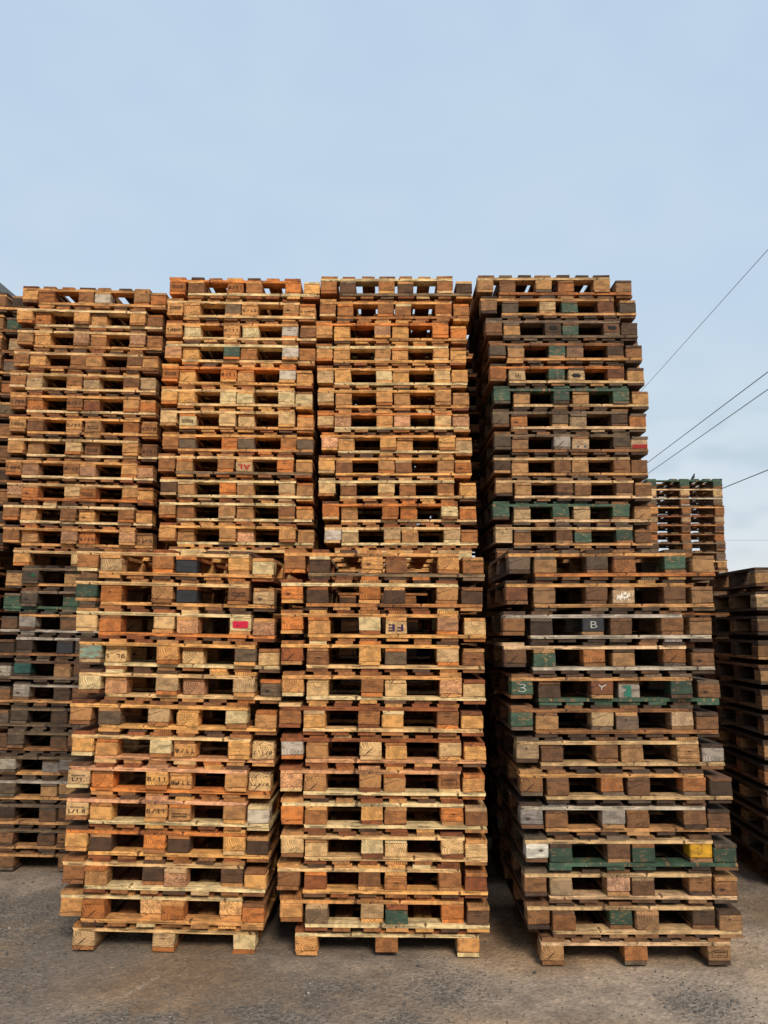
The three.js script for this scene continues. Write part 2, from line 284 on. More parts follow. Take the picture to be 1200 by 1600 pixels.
// kin: wood letters the unseen pieces are drawn from
const fallbackKin = { G: 'bg', V: 'bt', K: 'dg', W: 'gb', Y: 'tb', T: 'gd', R: 'b', P: 'b', B: 'g' };
function makePallet(root, r, spec) {
  const { blocks, stringer, inverted, kin, marks = {}, noRunner } = spec, pick = (s) => s[Math.floor(r() * s.length)], own = Math.floor(r() * 3), sh = () => (r() < 0.55 ? own : Math.floor(r() * 3)), any = (a) => a[Math.floor(r() * a.length)];
  const Y = (y) => (inverted ? H - y : y), fam = kin + stringer.replace(/[A-Z]/g, (c) => fallbackKin[c]);
  const old = spec.old ?? 0, grimy = { y: 't', t: 'b', o: 'r', b: 'd', p: 'b' };
  const deckLetter = () => { if (/[GT]/.test(stringer) && r() < 0.75) return stringer; const l = pick(fam + kin); return r() < 0.8 ? grimy[l] ?? l : l; };
  const drop = spec.dropDeck ?? -1;
  DECK.forEach((x, i) => {
    if (i === drop || (i % 3 && r() < 0.035)) return;               // now and then a deck board is gone
    const m = mesh('deck_board', any(i % 3 ? G.narrow : G.wide), wood(deckLetter(), sh(), old), root);
    m.position.set(x + (r() - 0.5) * 0.012 + (i % 3 ? (r() - 0.5) * 0.022 : 0), Y(H - TH / 2), -0.007 + (r() - 0.5) * 0.014); m.rotation.y = (r() - 0.5) * 0.012;
  });
  const sawn = stringer === 't' && r() < 0.5 ? 'y' : stringer === 'b' && r() < 0.45 ? 't' : stringer;   // cut edges are often fresher than the rest
  ROWS.forEach((z, i) => {
    const m = mesh('stringer_board', any(G.stringer), wood(i ? pick(fam) : sawn, i ? sh() : 1 + Math.floor(r() * 2), old * (i ? 1 : 0.6)), root);
    m.position.set((r() - 0.5) * 0.006, Y(HU + TH / 2), i === 1 ? 0 : Math.sign(z) * (D / 2 - 0.0645 + (r() - 0.5) * 0.006)); m.rotation.y = (r() - 0.5) * 0.006;
  });
  COLS.forEach((x, c) => ROWS.forEach((z, i) => {
    const letter = i ? pick(fam) : blocks[c], face = i === 0;
    const solid = letter === 'c' || (/[p]/.test(letter) && r() < 0.5) ? 17 + Math.floor(r() * 7) : r() < 0.8 ? Math.floor(r() * 17) : 24 + Math.floor(r() * 8);
    const b = mesh('block', G.block[solid], wood(letter, sh(), old), root);
    b.position.set(x + (r() - 0.5) * 0.007, Y(TH + BH / 2), z + (r() - 0.5) * 0.008); b.rotation.y = (r() - 0.5) * 0.03 + (face ? 0 : 0);
    if (face && marks[c]) addMark(b, marks[c], inverted);
  }));
  COLS.forEach((x, c) => {
    if (noRunner === c) return;
    const m = mesh('runner_board', any(G.runner), wood(pick(fam), sh(), old), root);
    m.position.set(x + (r() - 0.5) * 0.006, Y(TH / 2), (r() - 0.5) * 0.008); m.rotation.y = (r() - 0.5) * 0.006;
  });
  return root;
}

// ---------------------------------------------------------------- the stacks
const ORD = ['lowest', 'second', 'third', 'fourth', 'fifth', 'sixth', 'seventh', 'eighth', 'ninth', 'tenth', 'eleventh', 'twelfth', 'thirteenth', 'fourteenth', 'fifteenth', 'sixteenth', 'seventeenth', 'eighteenth', 'nineteenth', 'twentieth', 'twenty-first', 'twenty-second', 'twenty-third', 'twenty-fourth', 'twenty-fifth', 'twenty-sixth', 'twenty-seventh', 'twenty-eighth', 'twenty-ninth', 'topmost'];
const TONE = { y: 'pale', t: 'tan', o: 'orange', p: 'pinkish', b: 'brown', r: 'reddish', d: 'dark', g: 'grey', w: 'bleached', c: 'tan', G: 'green', V: 'green', K: 'black', W: 'white', Y: 'yellow', T: 'teal', R: 'red', P: 'pink', B: 'blue' };
const SIDE = ['left', 'middle', 'right'];
function describe(spec, place, n, of) {
  const painted = [...spec.blocks].map((l, i) => [l, i]).filter(([l]) => /[GVKWYTRP]/.test(l));
  const w = [...spec.blocks].filter((l) => !/[GVKWYTRPB]/.test(l)).sort((a, b) => [...spec.blocks].filter((q) => q === b).length - [...spec.blocks].filter((q) => q === a).length)[0] ?? 'b';
  const extra = painted.length === 3 ? ` with ${TONE[painted[0][0]]} blocks` : painted.length ? ` with ${TONE[painted[0][0]]} ${SIDE[painted[0][1]]} block` : '';
  return `${spec.inverted ? 'upside-down' : 'upright'} ${TONE[w]} pallet${extra}, ${n === of ? 'topmost' : ORD[n - 1]}${n === 1 || n === of ? ' in' : ' up in'} ${place}`;
}
const up = new THREE.Vector3(0, 1, 0);
function frameOf(s) {                                              // turn, then lean forward / sideways about the stack's foot
  const m = new THREE.Matrix4().makeTranslation(s.x, s.base, s.z);
  return m.multiply(new THREE.Matrix4().makeRotationY(s.yaw)).multiply(new THREE.Matrix4().makeRotationX(s.lx)).multiply(new THREE.Matrix4().makeRotationZ(s.lz));
}
function place(root, frame, x, y, z, turn) {
  const m = frame.clone().multiply(new THREE.Matrix4().makeTranslation(x, y, z - D / 2)).multiply(new THREE.Matrix4().makeRotationY(turn));
  m.decompose(root.position, root.quaternion, root.scale);
}
// rows from the ground up, 'ABC DEF ab': front blocks of the upright pallet, of the upside-down one nested in it, then the two stringers
function buildStack(s) {
  const r = rng(s.seed), frame = frameOf(s), total = 1 + 2 * s.rows.length, group = `pallets nested in ${s.place}`;
  const one = (spec, dx, y, n) => {
    const root = thing('wooden_pallet', describe(spec, s.place, n, total), 'pallet', group);
    makePallet(root, r, { kin: s.kin, old: s.old, ...spec }); place(root, frame, dx, y, (r() - 0.5) * 0.045, (r() - 0.5) * 0.012);
  };
  one({ blocks: s.foot.slice(0, 3), stringer: s.foot[4], inverted: false, marks: s.marks?.[0]?.A, noRunner: s.footNoRunner }, s.A[0] ?? 0.08, 0, 1);
  s.rows.forEach((row, i) => {
    const k = i + 1, [a, b, c] = row.split(' '), y0 = H + i * PAIR, mk = s.marks?.[k] ?? {};
    const ax = s.A[k] ?? 0, off = s.B[i] ?? ax + (s.side ?? 1) * 0.157, bx = s.side === -1 ? Math.min(off, ax - 0.147) : Math.max(off, ax + 0.147);
    one({ blocks: b, stringer: c[1], inverted: true, marks: mk.B }, bx, y0, 2 * k);
    one({ blocks: a, stringer: c[0], inverted: false, marks: mk.A }, ax, y0 + PAIR - H, 2 * k + 1);
  });
}
const TIER = H + 12 * PAIR;
const stacks = [
  { place: 'front left stack', seed: 1001, x: -1.454, z: -5.678, yaw: -0.003, lx: 0.001, lz: -0.0167, base: 0, kin: 'ttobyb', foot: 'yyy y',
    A: [0.092, -0.001, 0, 0.01, 0.011, 0.003, 0.017, -0.007, 0.034, 0.026, -0.017, -0.035, -0.038], B: [0.15, 0.15, 0.159, 0.158, 0.15, 0.168, 0.174, 0.197, 0.185, 0.142, 0.13, 0.12],
    rows: ['tcc ooo tt', 'bdd tpt yy', 'tot ddd ot', 'ytt ttw pt', 'ytt oty po', 'tyt tty tp', 'tyy gtt tt', 'yyy ppg yt', 'Vtg yyy tt', 'yyy opp yo', 'Gtb oKy yt', 'bbt yKy tt'],
    marks: { 4: { A: { 0: 'L/1.6', 1: '6/11' }, B: { 1: 'scribble' } }, 5: { A: { 0: 'L/1.', 1: '8/11' }, B: { 1: '11/8', 2: '9/171' } }, 6: { B: { 1: '11/8', 2: '8/1.7' } }, 9: { B: { 0: '9L 1' } }, 10: { A: { 2: 'red' } }, 11: { A: { 2: 'scribble' } } } },
  { place: 'front middle stack', seed: 1002, x: -0.076, z: -5.618, yaw: -0.003, lx: 0.0013, lz: -0.0016, base: 0, kin: 'ttobyr', foot: 'tbt t', footNoRunner: 1,
    A: [0.112, 0.015, -0.006, 0.016, 0.011, -0.005, 0.001, -0.015, 0, -0.009, -0.017, -0.021, -0.007], B: [0.17, 0.163, 0.163, 0.16, 0.149, 0.156, 0.14, 0.157, 0.15, 0.158, 0.145, 0.152],
    rows: ['tyo gGd ty', 'bbb rbr tb', 'yyy yyy yy', 'oto bbb tt', 'ptb ttt pt', 'wyy ttt rp', 'bbb ttt ry', 'tbp yyy ty', 'rty bgb tt', 'oyp tyy tt', 'oot ddd yb', 'btt dbb tg'],
    marks: { 5: { A: { 2: 'stamp' } }, 10: { B: { 1: 'FE' } } } },
  { place: 'front right stack', seed: 1003, old: 1.3, x: 1.412, z: -5.521, yaw: -0.011, lx: -0.008, lz: 0.0088, base: 0.003, kin: 'bbgtbd', foot: 'tot t',
    A: [0.121, 0.045, 0.032, 0.044, 0.024, 0.02, 0.004, -0.023, -0.022, -0.063, -0.068, -0.037, -0.019], B: [0.198, 0.19, 0.191, 0.174, 0.184, 0.159, 0.132, 0.151, 0.118, 0.112, 0.136, 0.15],
    rows: ['bGd ott ty', 'bpb ybb ty', 'WbY GGG tG', 'wwb bbb wb', 'boo bbd tt', 'ybt btw tt', 'Gyy tgb bb', 'GrG dwb bG', 'boo Gtb yw', 'bKb dbt ww', 'rbb tyt bt', 'ggG tot bo'],
    marks: { 0: { A: { 2: 'stamp' } }, 8: { A: { 0: '3', 1: 'Y' }, B: { 1: 'stripe' } }, 10: { A: { 1: 'B' } }, 11: { B: { 1: 'flake' } } } },
  { place: 'second upper back stack from left', seed: 1004, old: 0.35, x: -2.75, z: -7.46, yaw: 0.0066, lx: 0.011, lz: -0.0173, base: TIER, kin: 'ttbob', foot: 'tyt y',
    A: [0.119, 0.022, 0.005, 0.012, 0.003, 0.006, -0.007, -0.01, -0.026, -0.007, 0.009, 0, 0.027], B: [0.17, 0.153, 0.16, 0.15, 0.169, 0.163, 0.137, 0.13, 0.145, 0.159, 0.153, 0.174],
    rows: ['bpp tot tt', 'bbb ttt yy', 'pyt oot to', 'bbt ppp ty', 'tyt tbb tt', 'tto btb tt', 'bbt oro tt', 'bbb yyy yy', 'bbb ttt tb', 'tpp tbb yt', 'ttt otb yt', 'tbt owo tt'],
    marks: { 1: { B: { 1: '11/5', 2: '0/11' } }, 3: { B: { 1: 'scribble' } }, 4: { A: { 0: '1406', 1: '8/07' } }, 5: { B: { 1: 'scribble', 2: '11/5' } }, 6: { A: { 0: '1406', 1: '0/11' }, B: { 1: 'scribble', 2: '8/07' } }, 7: { A: { 0: '1705', 1: '8/07' } } } },
  { place: 'third upper back stack from left', seed: 1005, x: -1.332, z: -7.183, yaw: 0.003, lx: -0.003, lz: -0.0054, base: TIER, kin: 'ttboy', foot: 'yyt y',
    A: [0.107, 0.026, 0.012, 0.01, -0.006, 0.011, -0.008, -0.011, -0.017, 0.005, -0.004, 0, 0.011], B: [0.174, 0.162, 0.164, 0.145, 0.158, 0.148, 0.136, 0.13, 0.152, 0.16, 0.147, 0.181],
    rows: ['ttt tpt ty', 'ttb btt ty', 'doy ttt yy', 'bbo tyt tg', 'bob ggg tb', 'yyy yyt yb', 'tyy tyy yy', 'oow ttt ot', 'pGw tbb ty', 'ttw yyb by', 'tgt ttt tt', 'ooo bbt ot'],
    marks: { 4: { B: { 1: 'AL' } }, 6: { B: { 0: 'scribble' } }, 8: { A: { 0: 'scribble', 1: '8/11' } }, 10: { A: { 0: '14pc', 1: '0/11' } }, 11: { A: { 0: 'scribble' }, B: { 1: '11/5', 2: '52/17' } }, 12: { A: { 0: 'scribble', 1: '8/11' } } } },
  { place: 'middle upper back stack', seed: 1006, x: 0.023, z: -7.19, yaw: 0.001, lx: 0.0044, lz: 0.0067, base: TIER, kin: 'tttoyb', foot: 'yyy y',
    A: [0.142, 0.047, 0.033, -0.002, -0.002, 0.014, -0.011, -0.012, -0.019, -0.028, -0.03, -0.006, 0.009], B: [0.196, 0.188, 0.183, 0.146, 0.162, 0.137, 0.136, 0.129, 0.12, 0.12, 0.152, 0.17],
    rows: ['wyy ytb yt', 'ooy too oy', 'yyb bbt yy', 'ttt bbo tt', 'ptt tty by', 'yty ppp ot', 'ytt ttt tt', 'yyy ttt tt', 'ttt ttt yt', 'tpo tto ot', 'bbo bbb tb', 'bbb ddd tg'],
    marks: { 5: { A: { 2: 'Paint6' } } } },
  { place: 'rightmost upper back stack', seed: 1007, old: 1.1, x: 1.472, z: -7.122, yaw: 0, lx: 0.008, lz: 0.0057, base: TIER, kin: 'bbgtd', foot: 'btb b',
    A: [0.04, 0.024, 0.007, 0.041, 0.029, 0.027, 0.019, 0.031, 0, 0.001, -0.032, -0.07, -0.095], B: [0.178, 0.183, 0.188, 0.176, 0.179, 0.172, 0.2, 0.159, 0.148, 0.119, 0.115, 0.097],
    rows: ['ybG bGb yt', 'GGG yyt Gy', 'tbb tbb tt', 'dbb ttb tb', 'gwg tyy gb', 'ggd oyo gy', 'GGG ttt Gt', 'oGr yyt ot', 'gGd tpb bb', 'bdb tGd gg', 'tyr gGg tb', 'ttt bot to'],
    marks: { 5: { B: { 1: 'blue', 2: 'redlow' } }, 8: { B: { 0: 'P', 1: 'blot' } }, 10: { A: { 1: 'blot', 2: 'blot' } } } },
  { place: 'lower stack behind front left stack', seed: 1008, old: 1.6, x: -2.57, z: -7.42, yaw: 0.004, lx: 0, lz: -0.012, base: 0, side: -1, kin: 'gbgdb', foot: 'bbb b',
    A: [-0.03, -0.05, -0.05, -0.055, -0.055, -0.01, -0.01, -0.005, 0, 0.005, 0.01, 0.02, 0.02], B: [],
    rows: ['bbb bbb gb', 'dbg bbP gb', 'gtb dtg wb', 'wwg bww gb', 'gbb bbb gb', 'gbd gdb gg', 'wbd bdd wb', 'Tbg wtd dg', 'dgb dKp wb', 'wbg bbb tw', 'ggb GGG gG', 'gbt ttb gt'],
    marks: { 12: { A: { 0: '12' } } } },
  { place: 'stack at right edge of photo', seed: 1009, old: 1.6, x: 3.6, z: -7.0, yaw: -0.05, lx: 0, lz: 0.006, base: 0, kin: 'bdgbdt', foot: 'tbb b', A: [], B: [],
    rows: ['ddb bbb dd', 'bbd ddb dd', 'tbd bdd db', 'obd ddd db', 'tdb dbd dd', 'bdd bdd dd', 'tdd ddd dd', 'tdd dbd dd', 'bdd ddd dd', 'btd gdd gb', 'ytt bdd tG', 'tbb obb gt'] },
  { place: 'leftmost upper back stack', seed: 1010, old: 1, x: -4.06, z: -7.55, yaw: 0.006, lx: 0.01, lz: -0.017, base: TIER, kin: 'bgdbt', foot: 'bbb b',
    A: [], B: [0.16, 0.15, 0.165, 0.155, 0.16, 0.15, 0.16, 0.165, 0.17, 0.2, 0.16, 0.21],
    rows: ['bbb bbd bb', 'bbb bbd tb', 'bbb bbb tb', 'bbb bbd tb', 'bbb btb tb', 'tbb bbb tb', 'bbb bbg tb', 'bbb bbo tb', 'bbb bbg tb', 'bbb bby tb', 'bbb bbG tb', 'bbb bbd tb'].map((v, i) => (i === 11 ? 'bbb bgd tb' : v)) },
];
stacks.forEach(buildStack);

// far stack of plain upright pallets, thirty high; only the upper twelve rise above the rest
const farRows = ['ttt b', 'wtw t', 'bgt y', 'gbg g', 'dbd g', 'obo b', 'bdd b', 'yyy r', 'tbb b', 'gbg w', 'yyy y', 'GGG G'];
const FARP = 0.148, farFrame = frameOf({ x: 4.96, z: -13.85, yaw: -0.02, lx: 0, lz: 0.004, base: 0 }), farFirst = 30 - farRows.length;
{
  const r = rng(2001);
  farRows.forEach((row, i) => {
    const spec = { blocks: row.slice(0, 3), stringer: row[4], inverted: false, kin: 'bgtb', old: 0.6 }, n = farFirst + i;
    const root = thing('wooden_pallet', describe(spec, 'distant stack under the bird', n + 1, 30), 'pallet', 'pallets of the distant stack');
    makePallet(root, r, spec); place(root, farFrame, (r() - 0.5) * 0.03 + (i < 2 ? 0.03 : 0), n * FARP, (r() - 0.5) * 0.03, (r() - 0.5) * 0.012);
    root.scale.set(1.078, FARP / H, 0.7);
  });
}
// the rest, hidden behind these but for glimpses through the gaps: lower tiers that carry the upper back stacks and the foot of the far one
{
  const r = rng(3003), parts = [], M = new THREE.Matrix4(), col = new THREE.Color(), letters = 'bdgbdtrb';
  const put = (g, frame, x, y, z, sy = 1, sx = 1) => {
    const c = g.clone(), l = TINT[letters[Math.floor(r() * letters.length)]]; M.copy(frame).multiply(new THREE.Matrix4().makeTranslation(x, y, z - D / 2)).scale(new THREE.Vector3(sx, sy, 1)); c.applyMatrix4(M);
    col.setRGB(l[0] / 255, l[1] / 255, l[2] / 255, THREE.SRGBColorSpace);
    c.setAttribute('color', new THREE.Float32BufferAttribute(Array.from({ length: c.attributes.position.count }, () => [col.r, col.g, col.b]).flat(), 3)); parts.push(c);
  };
  const pal = (frame, dx, y, inv, k = 1, sx = 1) => {
    const Y = (v) => y + (inv ? H - v : v) * k, dz = (r() - 0.5) * 0.03;
    DECK.forEach((x, i) => put(G[i % 3 ? 'narrow' : 'wide'][Math.floor(r() * 8)], frame, dx + x * sx, Y(H - TH / 2), dz, k, sx));
    ROWS.forEach((z, i) => put(G.stringer[Math.floor(r() * 8)], frame, dx, Y(HU + TH / 2), dz + Math.sign(z) * (D / 2 - 0.0645), k, sx));
    COLS.forEach((x) => { ROWS.forEach((z) => put(G.block[Math.floor(r() * 32)], frame, dx + x * sx, Y(TH + BH / 2), dz + z, k, sx)); put(G.runner[Math.floor(r() * 8)], frame, dx + x * sx, Y(TH / 2), dz, k, sx); });
  };
  for (const [x, z] of [[3.4, -8.7], [3.5, -10.3], [-4.1, -7.5], [-1.25, -7.22], [0.05, -7.22], [1.5, -7.15]]) {
    const f = frameOf({ x, z, yaw: (r() - 0.5) * 0.02, lx: 0, lz: 0, base: 0 });
    pal(f, 0.08, 0, false);
    for (let k = 0; k < 12; k++) { const dx = (r() - 0.5) * 0.04, y = H + k * PAIR; pal(f, dx + 0.157, y, true); pal(f, dx, y + PAIR - H, false); }
  }
  for (const x of [-3.4, -2.06, -0.72, 0.6, 1.92]) for (const [zz, base] of [[-8.72, 0], [-8.72, TIER], [-10.4, 0], [-11.9, 0]]) {       // the next row back closes the view between and through the stacks
    const f = frameOf({ x: x + (zz < -11 ? 0.2 : zz < -9 ? 0.45 : 0), z: zz, yaw: (r() - 0.5) * 0.012, lx: 0, lz: 0, base });
    pal(f, 0.08, 0, false);
    for (let k = 0; k < 12; k++) { const dx = (r() - 0.5) * 0.03, y = H + k * PAIR; pal(f, dx + 0.157, y, true); pal(f, dx, y + PAIR - H, false); }
  }
  for (let n = 0; n < farFirst; n++) pal(farFrame, (r() - 0.5) * 0.03, n * FARP, false, FARP / H, 1.078);
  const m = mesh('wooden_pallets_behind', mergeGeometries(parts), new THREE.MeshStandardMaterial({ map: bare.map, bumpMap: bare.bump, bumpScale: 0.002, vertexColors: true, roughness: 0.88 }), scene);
  tag(m, 'shadowed wooden pallets carrying the upper back stacks, seen through the gaps', 'pallets', null, 'stuff');
}

// ---------------------------------------------------------------- ground: compacted grey-brown dirt with gravel, one sheet to the horizon
const GT = 2048, GM = 8;                                           // texture covers 8 m
const patches = [[-0.55, -4.85, 0.42, 0.3], [0.1, -4.75, 0.3, 0.25], [0.35, -5.2, 0.3, 0.35], [-0.3, -5.15, 0.3, 0.2], [-2.6, -6.3, 0.9, 0.7], [1.75, -5.0, 0.22, 0.3], [-1.3, -4.75, 0.5, 0.25], [-2.2, -5.2, 0.3, 0.3]];
const gravelAt = (x, z) => { let v = 0; for (const [a, b, rx, rz] of patches) v = Math.max(v, Math.exp(-(((x - a) / rx) ** 2) - (((z - b) / rz) ** 2))); return v; };
function groundMaps() {
  const px = new Uint8Array(GT * GT * 4), hp = new Uint8Array(GT * GT * 4), s = GM / GT, P = (m) => Math.round(GM / m);
  for (let j = 0; j < GT; j++) for (let i = 0; i < GT; i++) {
    const x = i * s - 4, z = j * s - 10, fb = (m, k) => vnoise((i * s) / m, (j * s) / m, k, P(m), P(m));
    const big = fb(1.6, 1) * 0.45 + fb(0.5, 2) * 0.3 + fb(0.16, 3) * 0.25, fine = fb(0.05, 4) * 0.5 + fb(0.02, 5) * 0.5, grain = fb(0.0125, 6), speck = fb(0.008, 7);
    const gv = gravelAt(x, z) * smooth(0.3, 0.6, big * 0.5 + fb(0.1, 12) * 0.5 + 0.12);
    // wheel scuffs run across towards the lower right
    const t = (x * 0.5 + z) * 2.2 + fb(0.8, 8) * 1.4, scuff = smooth(0.62, 0.85, vnoise(t * 2.5, x * 0.35, 21) * 0.7 + vnoise(t * 11, x * 1.1, 22) * 0.3);
    let v = lerp(0.42, 0.59, smooth(0.3, 0.7, big)) * lerp(0.86, 1.12, fine) * lerp(0.9, 1.1, grain) + scuff * 0.025;
    let warm = lerp(0.17, 0.27, smooth(0.3, 0.7, fb(0.7, 9)));
    const st = fb(0.018, 10) * 0.6 + speck * 0.4;                    // gravel: dark gaps and pale chips
    if (gv > 0.02) { v = lerp(v, st > 0.6 ? 0.47 : st > 0.42 ? 0.39 : 0.29, gv * 0.6); warm = lerp(warm, 0.13, gv); }
    if (speck > 0.93 && grain > 0.55) v *= 1.28; else if (speck < 0.07 && grain < 0.5) v *= 0.72;
    const k = (j * GT + i) * 4; px[k] = clamp(v * (1 + warm * 0.35)) * 255; px[k + 1] = clamp(v * (1 - warm * 0.35)) * 255; px[k + 2] = clamp(v * (1 - warm * 1.1)) * 255; px[k + 3] = 255;
    hp[k] = hp[k + 1] = hp[k + 2] = clamp(0.35 + 0.2 * (big - 0.5) + 0.25 * (fine - 0.5) + (0.12 + 0.6 * gv) * (st - 0.5) + 0.12 * (grain - 0.5)) * 255; hp[k + 3] = 255;
  }
  // pale scrape in front of the left stack
  const rr = rng(9); for (let n = 0; n < 260; n++) { const q = rr(), x = -1.42 + q * 0.12 + (rr() - 0.5) * 0.03, z = -5.05 - q * 0.3 + (rr() - 0.5) * 0.03, i = Math.floor((x + 4) / s), j = Math.floor((z + 10) / s); if (rr() < 0.22) for (let a = 0; a < 2; a++) { const k = (j * GT + i + a) * 4; px[k] = 172; px[k + 1] = 168; px[k + 2] = 160; } }
  return [dataTex(px, GT, GT, true, true), dataTex(hp, GT, GT, false, true)];
}
const [gmap, gbump] = groundMaps();
const lift = (x, z) => -0.004 - 0.010 * vnoise(x * 1.3 + 50, z * 1.3 + 50, 61) - 0.004 * vnoise(x * 5 + 50, z * 5 + 50, 62);
{
  const near = (a, b, st) => { const o = []; for (let v = a; v < b - 1e-6; v += st) o.push(v); o.push(b); return o; };
  const xs = [-300, -120, -50, -20, -9, ...near(-5, 5, 0.06), 9, 20, 50, 120, 300], zs = [-400, -150, -60, -28, -16, ...near(-11, -3, 0.06), 0, 6, 20, 60, 200];
  const pos = [], uv = [], idx = [];
  zs.forEach((z) => xs.forEach((x) => { const inn = x >= -5 && x <= 5 && z >= -11 && z <= -3; pos.push(x, inn ? lift(x, z) : -0.008, z); uv.push((x + 4) / GM, (z + 10) / GM); }));
  for (let j = 0; j + 1 < zs.length; j++) for (let i = 0; i + 1 < xs.length; i++) { const a = j * xs.length + i, b = a + 1, c = a + xs.length, d = c + 1; idx.push(a, c, b, b, c, d); }
  const g = new THREE.BufferGeometry(); g.setAttribute('position', new THREE.Float32BufferAttribute(pos, 3)); g.setAttribute('uv', new THREE.Float32BufferAttribute(uv, 2)); g.setIndex(idx); g.computeVertexNormals();
  tag(mesh('ground', g, new THREE.MeshStandardMaterial({ map: gmap, bumpMap: gbump, bumpScale: 0.02, roughness: 0.95 }), scene), 'compacted grey brown dirt yard with gravel patches', 'ground', null, 'structure');
}
{ // loose stones on the dirt
  const r = rng(88), g = new THREE.IcosahedronGeometry(1, 0), p = g.attributes.position;
  for (let i = 0; i < p.count; i++) { const k = 0.75 + 0.5 * hash2(Math.round(p.getX(i) * 50), Math.round(p.getY(i) * 50), Math.round(p.getZ(i) * 50)); p.setXYZ(i, p.getX(i) * k, p.getY(i) * k * 0.7, p.getZ(i) * k); }
  g.computeVertexNormals();
  const n = 5200, im = new THREE.InstancedMesh(g, new THREE.MeshStandardMaterial({ color: 0xffffff, roughness: 0.95 }), n), M = new THREE.Matrix4(), q = new THREE.Quaternion(), c = new THREE.Color();
  let i = 0;
  while (i < n) {
    const x = (r() - 0.5) * 7, z = -4.2 - r() * 3.6; if (r() > 0.05 + 0.95 * gravelAt(x, z) ** 1.5) continue;
    const s = 0.0025 + 0.004 * r() + (r() < 0.05 ? 0.009 * r() : 0); q.setFromEuler(new THREE.Euler(r() * 6, r() * 6, r() * 6));
    M.compose(new THREE.Vector3(x, lift(x, z) + s * 0.25, z), q, new THREE.Vector3(s, s, s)); im.setMatrixAt(i, M);
    const v = 0.06 + 0.12 * r() * r() + (r() < 0.012 ? 0.25 : 0); im.setColorAt(i, c.setRGB(v * 1.1, v, v * 0.86)); i++;
  }
  im.name = 'gravel'; im.castShadow = im.receiveShadow = true; scene.add(im); tag(im, 'loose gravel stones scattered over the dirt yard', 'gravel', null, 'stuff');
}

{ // splinters and chips of wood lying about the foot of the stacks
  const r = rng(91), n = 260, im = new THREE.InstancedMesh(new THREE.BoxGeometry(1, 1, 1), new THREE.MeshStandardMaterial({ color: 0xffffff, roughness: 0.9 }), n), M = new THREE.Matrix4(), q = new THREE.Quaternion(), c = new THREE.Color();
  for (let i = 0; i < n; i++) {
    const x = (r() - 0.5) * 5.4, z = -4.5 - r() * 1.5 - (r() < 0.3 ? r() * 1.2 : 0), l = 0.008 + 0.03 * r() * r() * r() + (r() < 0.03 ? 0.05 : 0), w = 0.0025 + 0.004 * r();
    q.setFromEuler(new THREE.Euler((r() - 0.5) * 0.2, r() * 6.28, (r() - 0.5) * 0.15)); M.compose(new THREE.Vector3(x, lift(x, z) + 0.0025, z), q, new THREE.Vector3(l, 0.003, w)); im.setMatrixAt(i, M);
    const v = 0.14 + 0.26 * r(); im.setColorAt(i, c.setRGB(v, v * 0.72, v * 0.45));
  }
  im.name = 'wood_chips'; im.castShadow = im.receiveShadow = true; scene.add(im); tag(im, 'small wood splinters strewn on the dirt before the stacks', 'wood chips', null, 'stuff');
}

// ---------------------------------------------------------------- overhead wires and their poles
const poleMat = new THREE.MeshStandardMaterial({ color: new THREE.Color().setRGB(0.16, 0.13, 0.1), roughness: 0.9 }), wireMat = new THREE.MeshStandardMaterial({ color: new THREE.Color().setRGB(0.17, 0.18, 0.2), roughness: 0.6 }), insMat = new THREE.MeshStandardMaterial({ color: 0x6b3f2a, roughness: 0.4 });
function pole(x, z, h, arms, label) {
  const t = thing('utility_pole', label, 'pole', 'utility poles'); t.position.set(x, -0.01, z);
  const g = new THREE.CylinderGeometry(0.09, 0.14, h, 12); g.translate(0, h / 2, 0); mesh('post', g, poleMat, t);
  for (const y of arms) {
    const a = mesh('crossarm', new THREE.BoxGeometry(1.2, 0.1, 0.1), poleMat, t); a.position.set(0, y - 0.14, 0.14);
    for (const dx of [-0.5, 0.5]) { const c = mesh('insulator', new THREE.CylinderGeometry(0.03, 0.05, 0.11, 8), insMat, a); c.position.set(dx, 0.09, 0); }
  }
}
function wire(a, b, sag, rad, label) {
  const pts = []; for (let i = 0; i <= 40; i++) { const t = i / 40; pts.push(new THREE.Vector3(lerp(a[0], b[0], t), lerp(a[1], b[1], t) - sag * 4 * t * (1 - t), lerp(a[2], b[2], t))); }
  const m = mesh(numbered('power_line'), new THREE.TubeGeometry(new THREE.CatmullRomCurve3(pts), 80, rad, 6), wireMat, scene); tag(m, label, 'wire', 'overhead wires');
}
const Z0 = 2, Z1 = -62, along = (x0, z) => x0 - 0.055 * z;
pole(along(6.75, Z0), Z0, 9.6, [9.55, 7.05], 'tall timber utility pole with crossarms out of view at right');
pole(along(6.75, Z1), Z1, 9.6, [9.55, 7.05], 'far timber utility pole hidden behind the right hand stacks');
pole(6.78, -30, 4.9, [4.82], 'short timber service pole hidden behind the upper stacks');
pole(12, -45, 6.7, [6.6], 'timber pole carrying the lowest far wire');
pole(34, -45, 6.7, [6.6], 'distant timber pole beyond the right edge of view');
wire([along(6.75, Z0), 9.52, Z0], [along(6.75, Z1), 9.52, Z1], 0, 0.0065, 'highest thin wire crossing the sky at right');
wire([along(6.65, Z0), 7.02, Z0], [along(6.65, Z1), 7.02, Z1], 0, 0.0105, 'upper wire of the close pair in the sky');
wire([along(6.78, Z0), 6.77, Z0], [along(6.78, Z1), 6.77, Z1], 0, 0.01, 'lower wire of the close pair in the sky');
wire([6.78, 4.78, Z0], [6.78, 4.78, -30], 0, 0.0095, 'wire meeting the top of the distant stack at right');
wire([12, 6.5, -45], [34, 6.62, -45], 0, 0.008, 'faint level wire low in the sky at right edge');

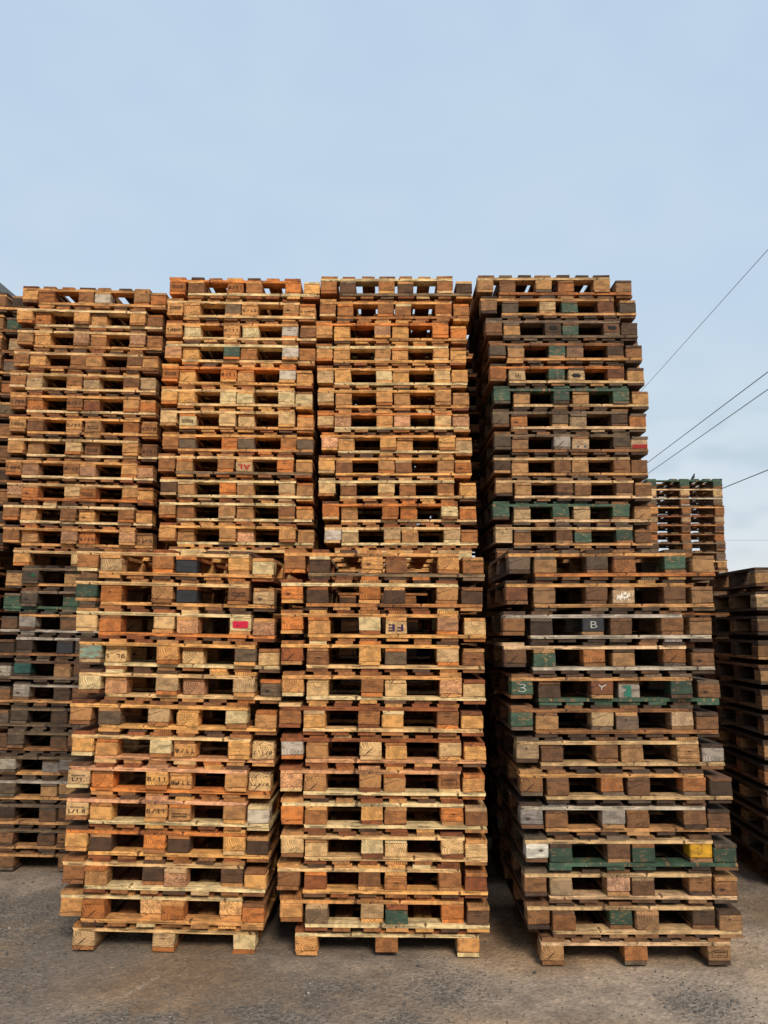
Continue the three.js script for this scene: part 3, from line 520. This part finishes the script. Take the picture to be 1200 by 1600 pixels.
// ---------------------------------------------------------------- slate roofed building far behind the left stacks
{
  const t = thing('gabled_building', 'grey slate roofed building behind the leftmost stack', 'building'); t.position.set(-17.2, 0, -28);
  const eave = 9.6, ridge = 16.7, hw = 8.6, dep = 12;
  const sh = new THREE.Shape([[-hw, 0], [hw, 0], [hw, eave], [0, ridge - 0.25], [-hw, eave]].map(([a, b]) => new THREE.Vector2(a, b)));
  const w = new THREE.ExtrudeGeometry(sh, { depth: dep, bevelEnabled: false }); w.translate(0, 0, -dep);
  mesh('wall', w, new THREE.MeshStandardMaterial({ color: new THREE.Color().setRGB(0.3, 0.27, 0.23), roughness: 0.9 }), t);
  const slate = new THREE.MeshStandardMaterial({ color: new THREE.Color().setRGB(0.075, 0.09, 0.1), roughness: 0.7 }), sl = Math.atan2(ridge - eave, hw), L = Math.hypot(hw, ridge - eave) + 0.5;
  for (const s of [-1, 1]) {
    const g = new THREE.BoxGeometry(L, 0.22, dep + 1.2); g.translate(L / 2, 0, -dep / 2 + 0.1); const m = mesh('roof', g, slate, t); m.position.set(s * 0.01, ridge + 0.02, 0);
    if (s > 0) m.rotation.z = -sl; else m.rotation.set(0, 0, Math.PI + sl);
  }
  for (const x of [-4, 0, 4]) for (const y of [2.5, 6]) { const f = mesh('window', new THREE.BoxGeometry(1.3, 1.7, 0.16), new THREE.MeshStandardMaterial({ color: 0xd8d4c8, roughness: 0.7 }), t); f.position.set(x, y, 0.05); const p = mesh('pane', new THREE.BoxGeometry(1.05, 1.45, 0.02), new THREE.MeshStandardMaterial({ color: 0x1c2429, roughness: 0.12 }), f); p.position.z = 0.085; }
}

// ---------------------------------------------------------------- bird perched on the far stack
{
  const top = new THREE.Vector3(0.18, 30 * FARP - 0.002, -0.3).applyMatrix4(farFrame);
  const t = thing('bird', 'small dark bird perched on the green top pallet far right', 'bird'); t.position.copy(top); t.rotation.y = -1.0; t.scale.setScalar(0.7);
  // one skin from tail tip over back and head to the bill
  const spine = [[-0.085, 0.012, 0.004, 0.012], [-0.055, 0.03, 0.007, 0.014], [-0.03, 0.047, 0.022, 0.022], [-0.005, 0.062, 0.031, 0.029], [0.012, 0.082, 0.03, 0.028], [0.02, 0.103, 0.022, 0.021], [0.024, 0.118, 0.018, 0.017], [0.031, 0.132, 0.019, 0.018], [0.041, 0.139, 0.014, 0.014], [0.05, 0.138, 0.006, 0.006], [0.066, 0.133, 0.001, 0.001]];
  const n = 12, pos = [], idx = [];
  spine.forEach(([x, y, ry, rz], i) => { const a = spine[Math.max(0, i - 1)], b = spine[Math.min(spine.length - 1, i + 1)], l = Math.hypot(b[0] - a[0], b[1] - a[1]), nx = -(b[1] - a[1]) / l, ny = (b[0] - a[0]) / l; for (let k = 0; k < n; k++) { const q = k / n * Math.PI * 2; pos.push(x + nx * Math.cos(q) * ry, y + ny * Math.cos(q) * ry, Math.sin(q) * rz); } });
  for (let i = 0; i + 1 < spine.length; i++) for (let k = 0; k < n; k++) { const a = i * n + k, b = i * n + (k + 1) % n; idx.push(a, b, a + n, b, b + n, a + n); }
  const g = new THREE.BufferGeometry(); g.setAttribute('position', new THREE.Float32BufferAttribute(pos, 3)); g.setIndex(idx); g.computeVertexNormals();
  mesh('body', g, new THREE.MeshStandardMaterial({ color: new THREE.Color().setRGB(0.045, 0.045, 0.05), roughness: 0.7, side: THREE.DoubleSide }), t);
  for (const s of [-1, 1]) { const l = new THREE.CylinderGeometry(0.0025, 0.0025, 0.05, 6); l.translate(0.002, 0.024, s * 0.012); mesh('leg', l, poleMat, t); }
}
renderer.render(scene, camera);
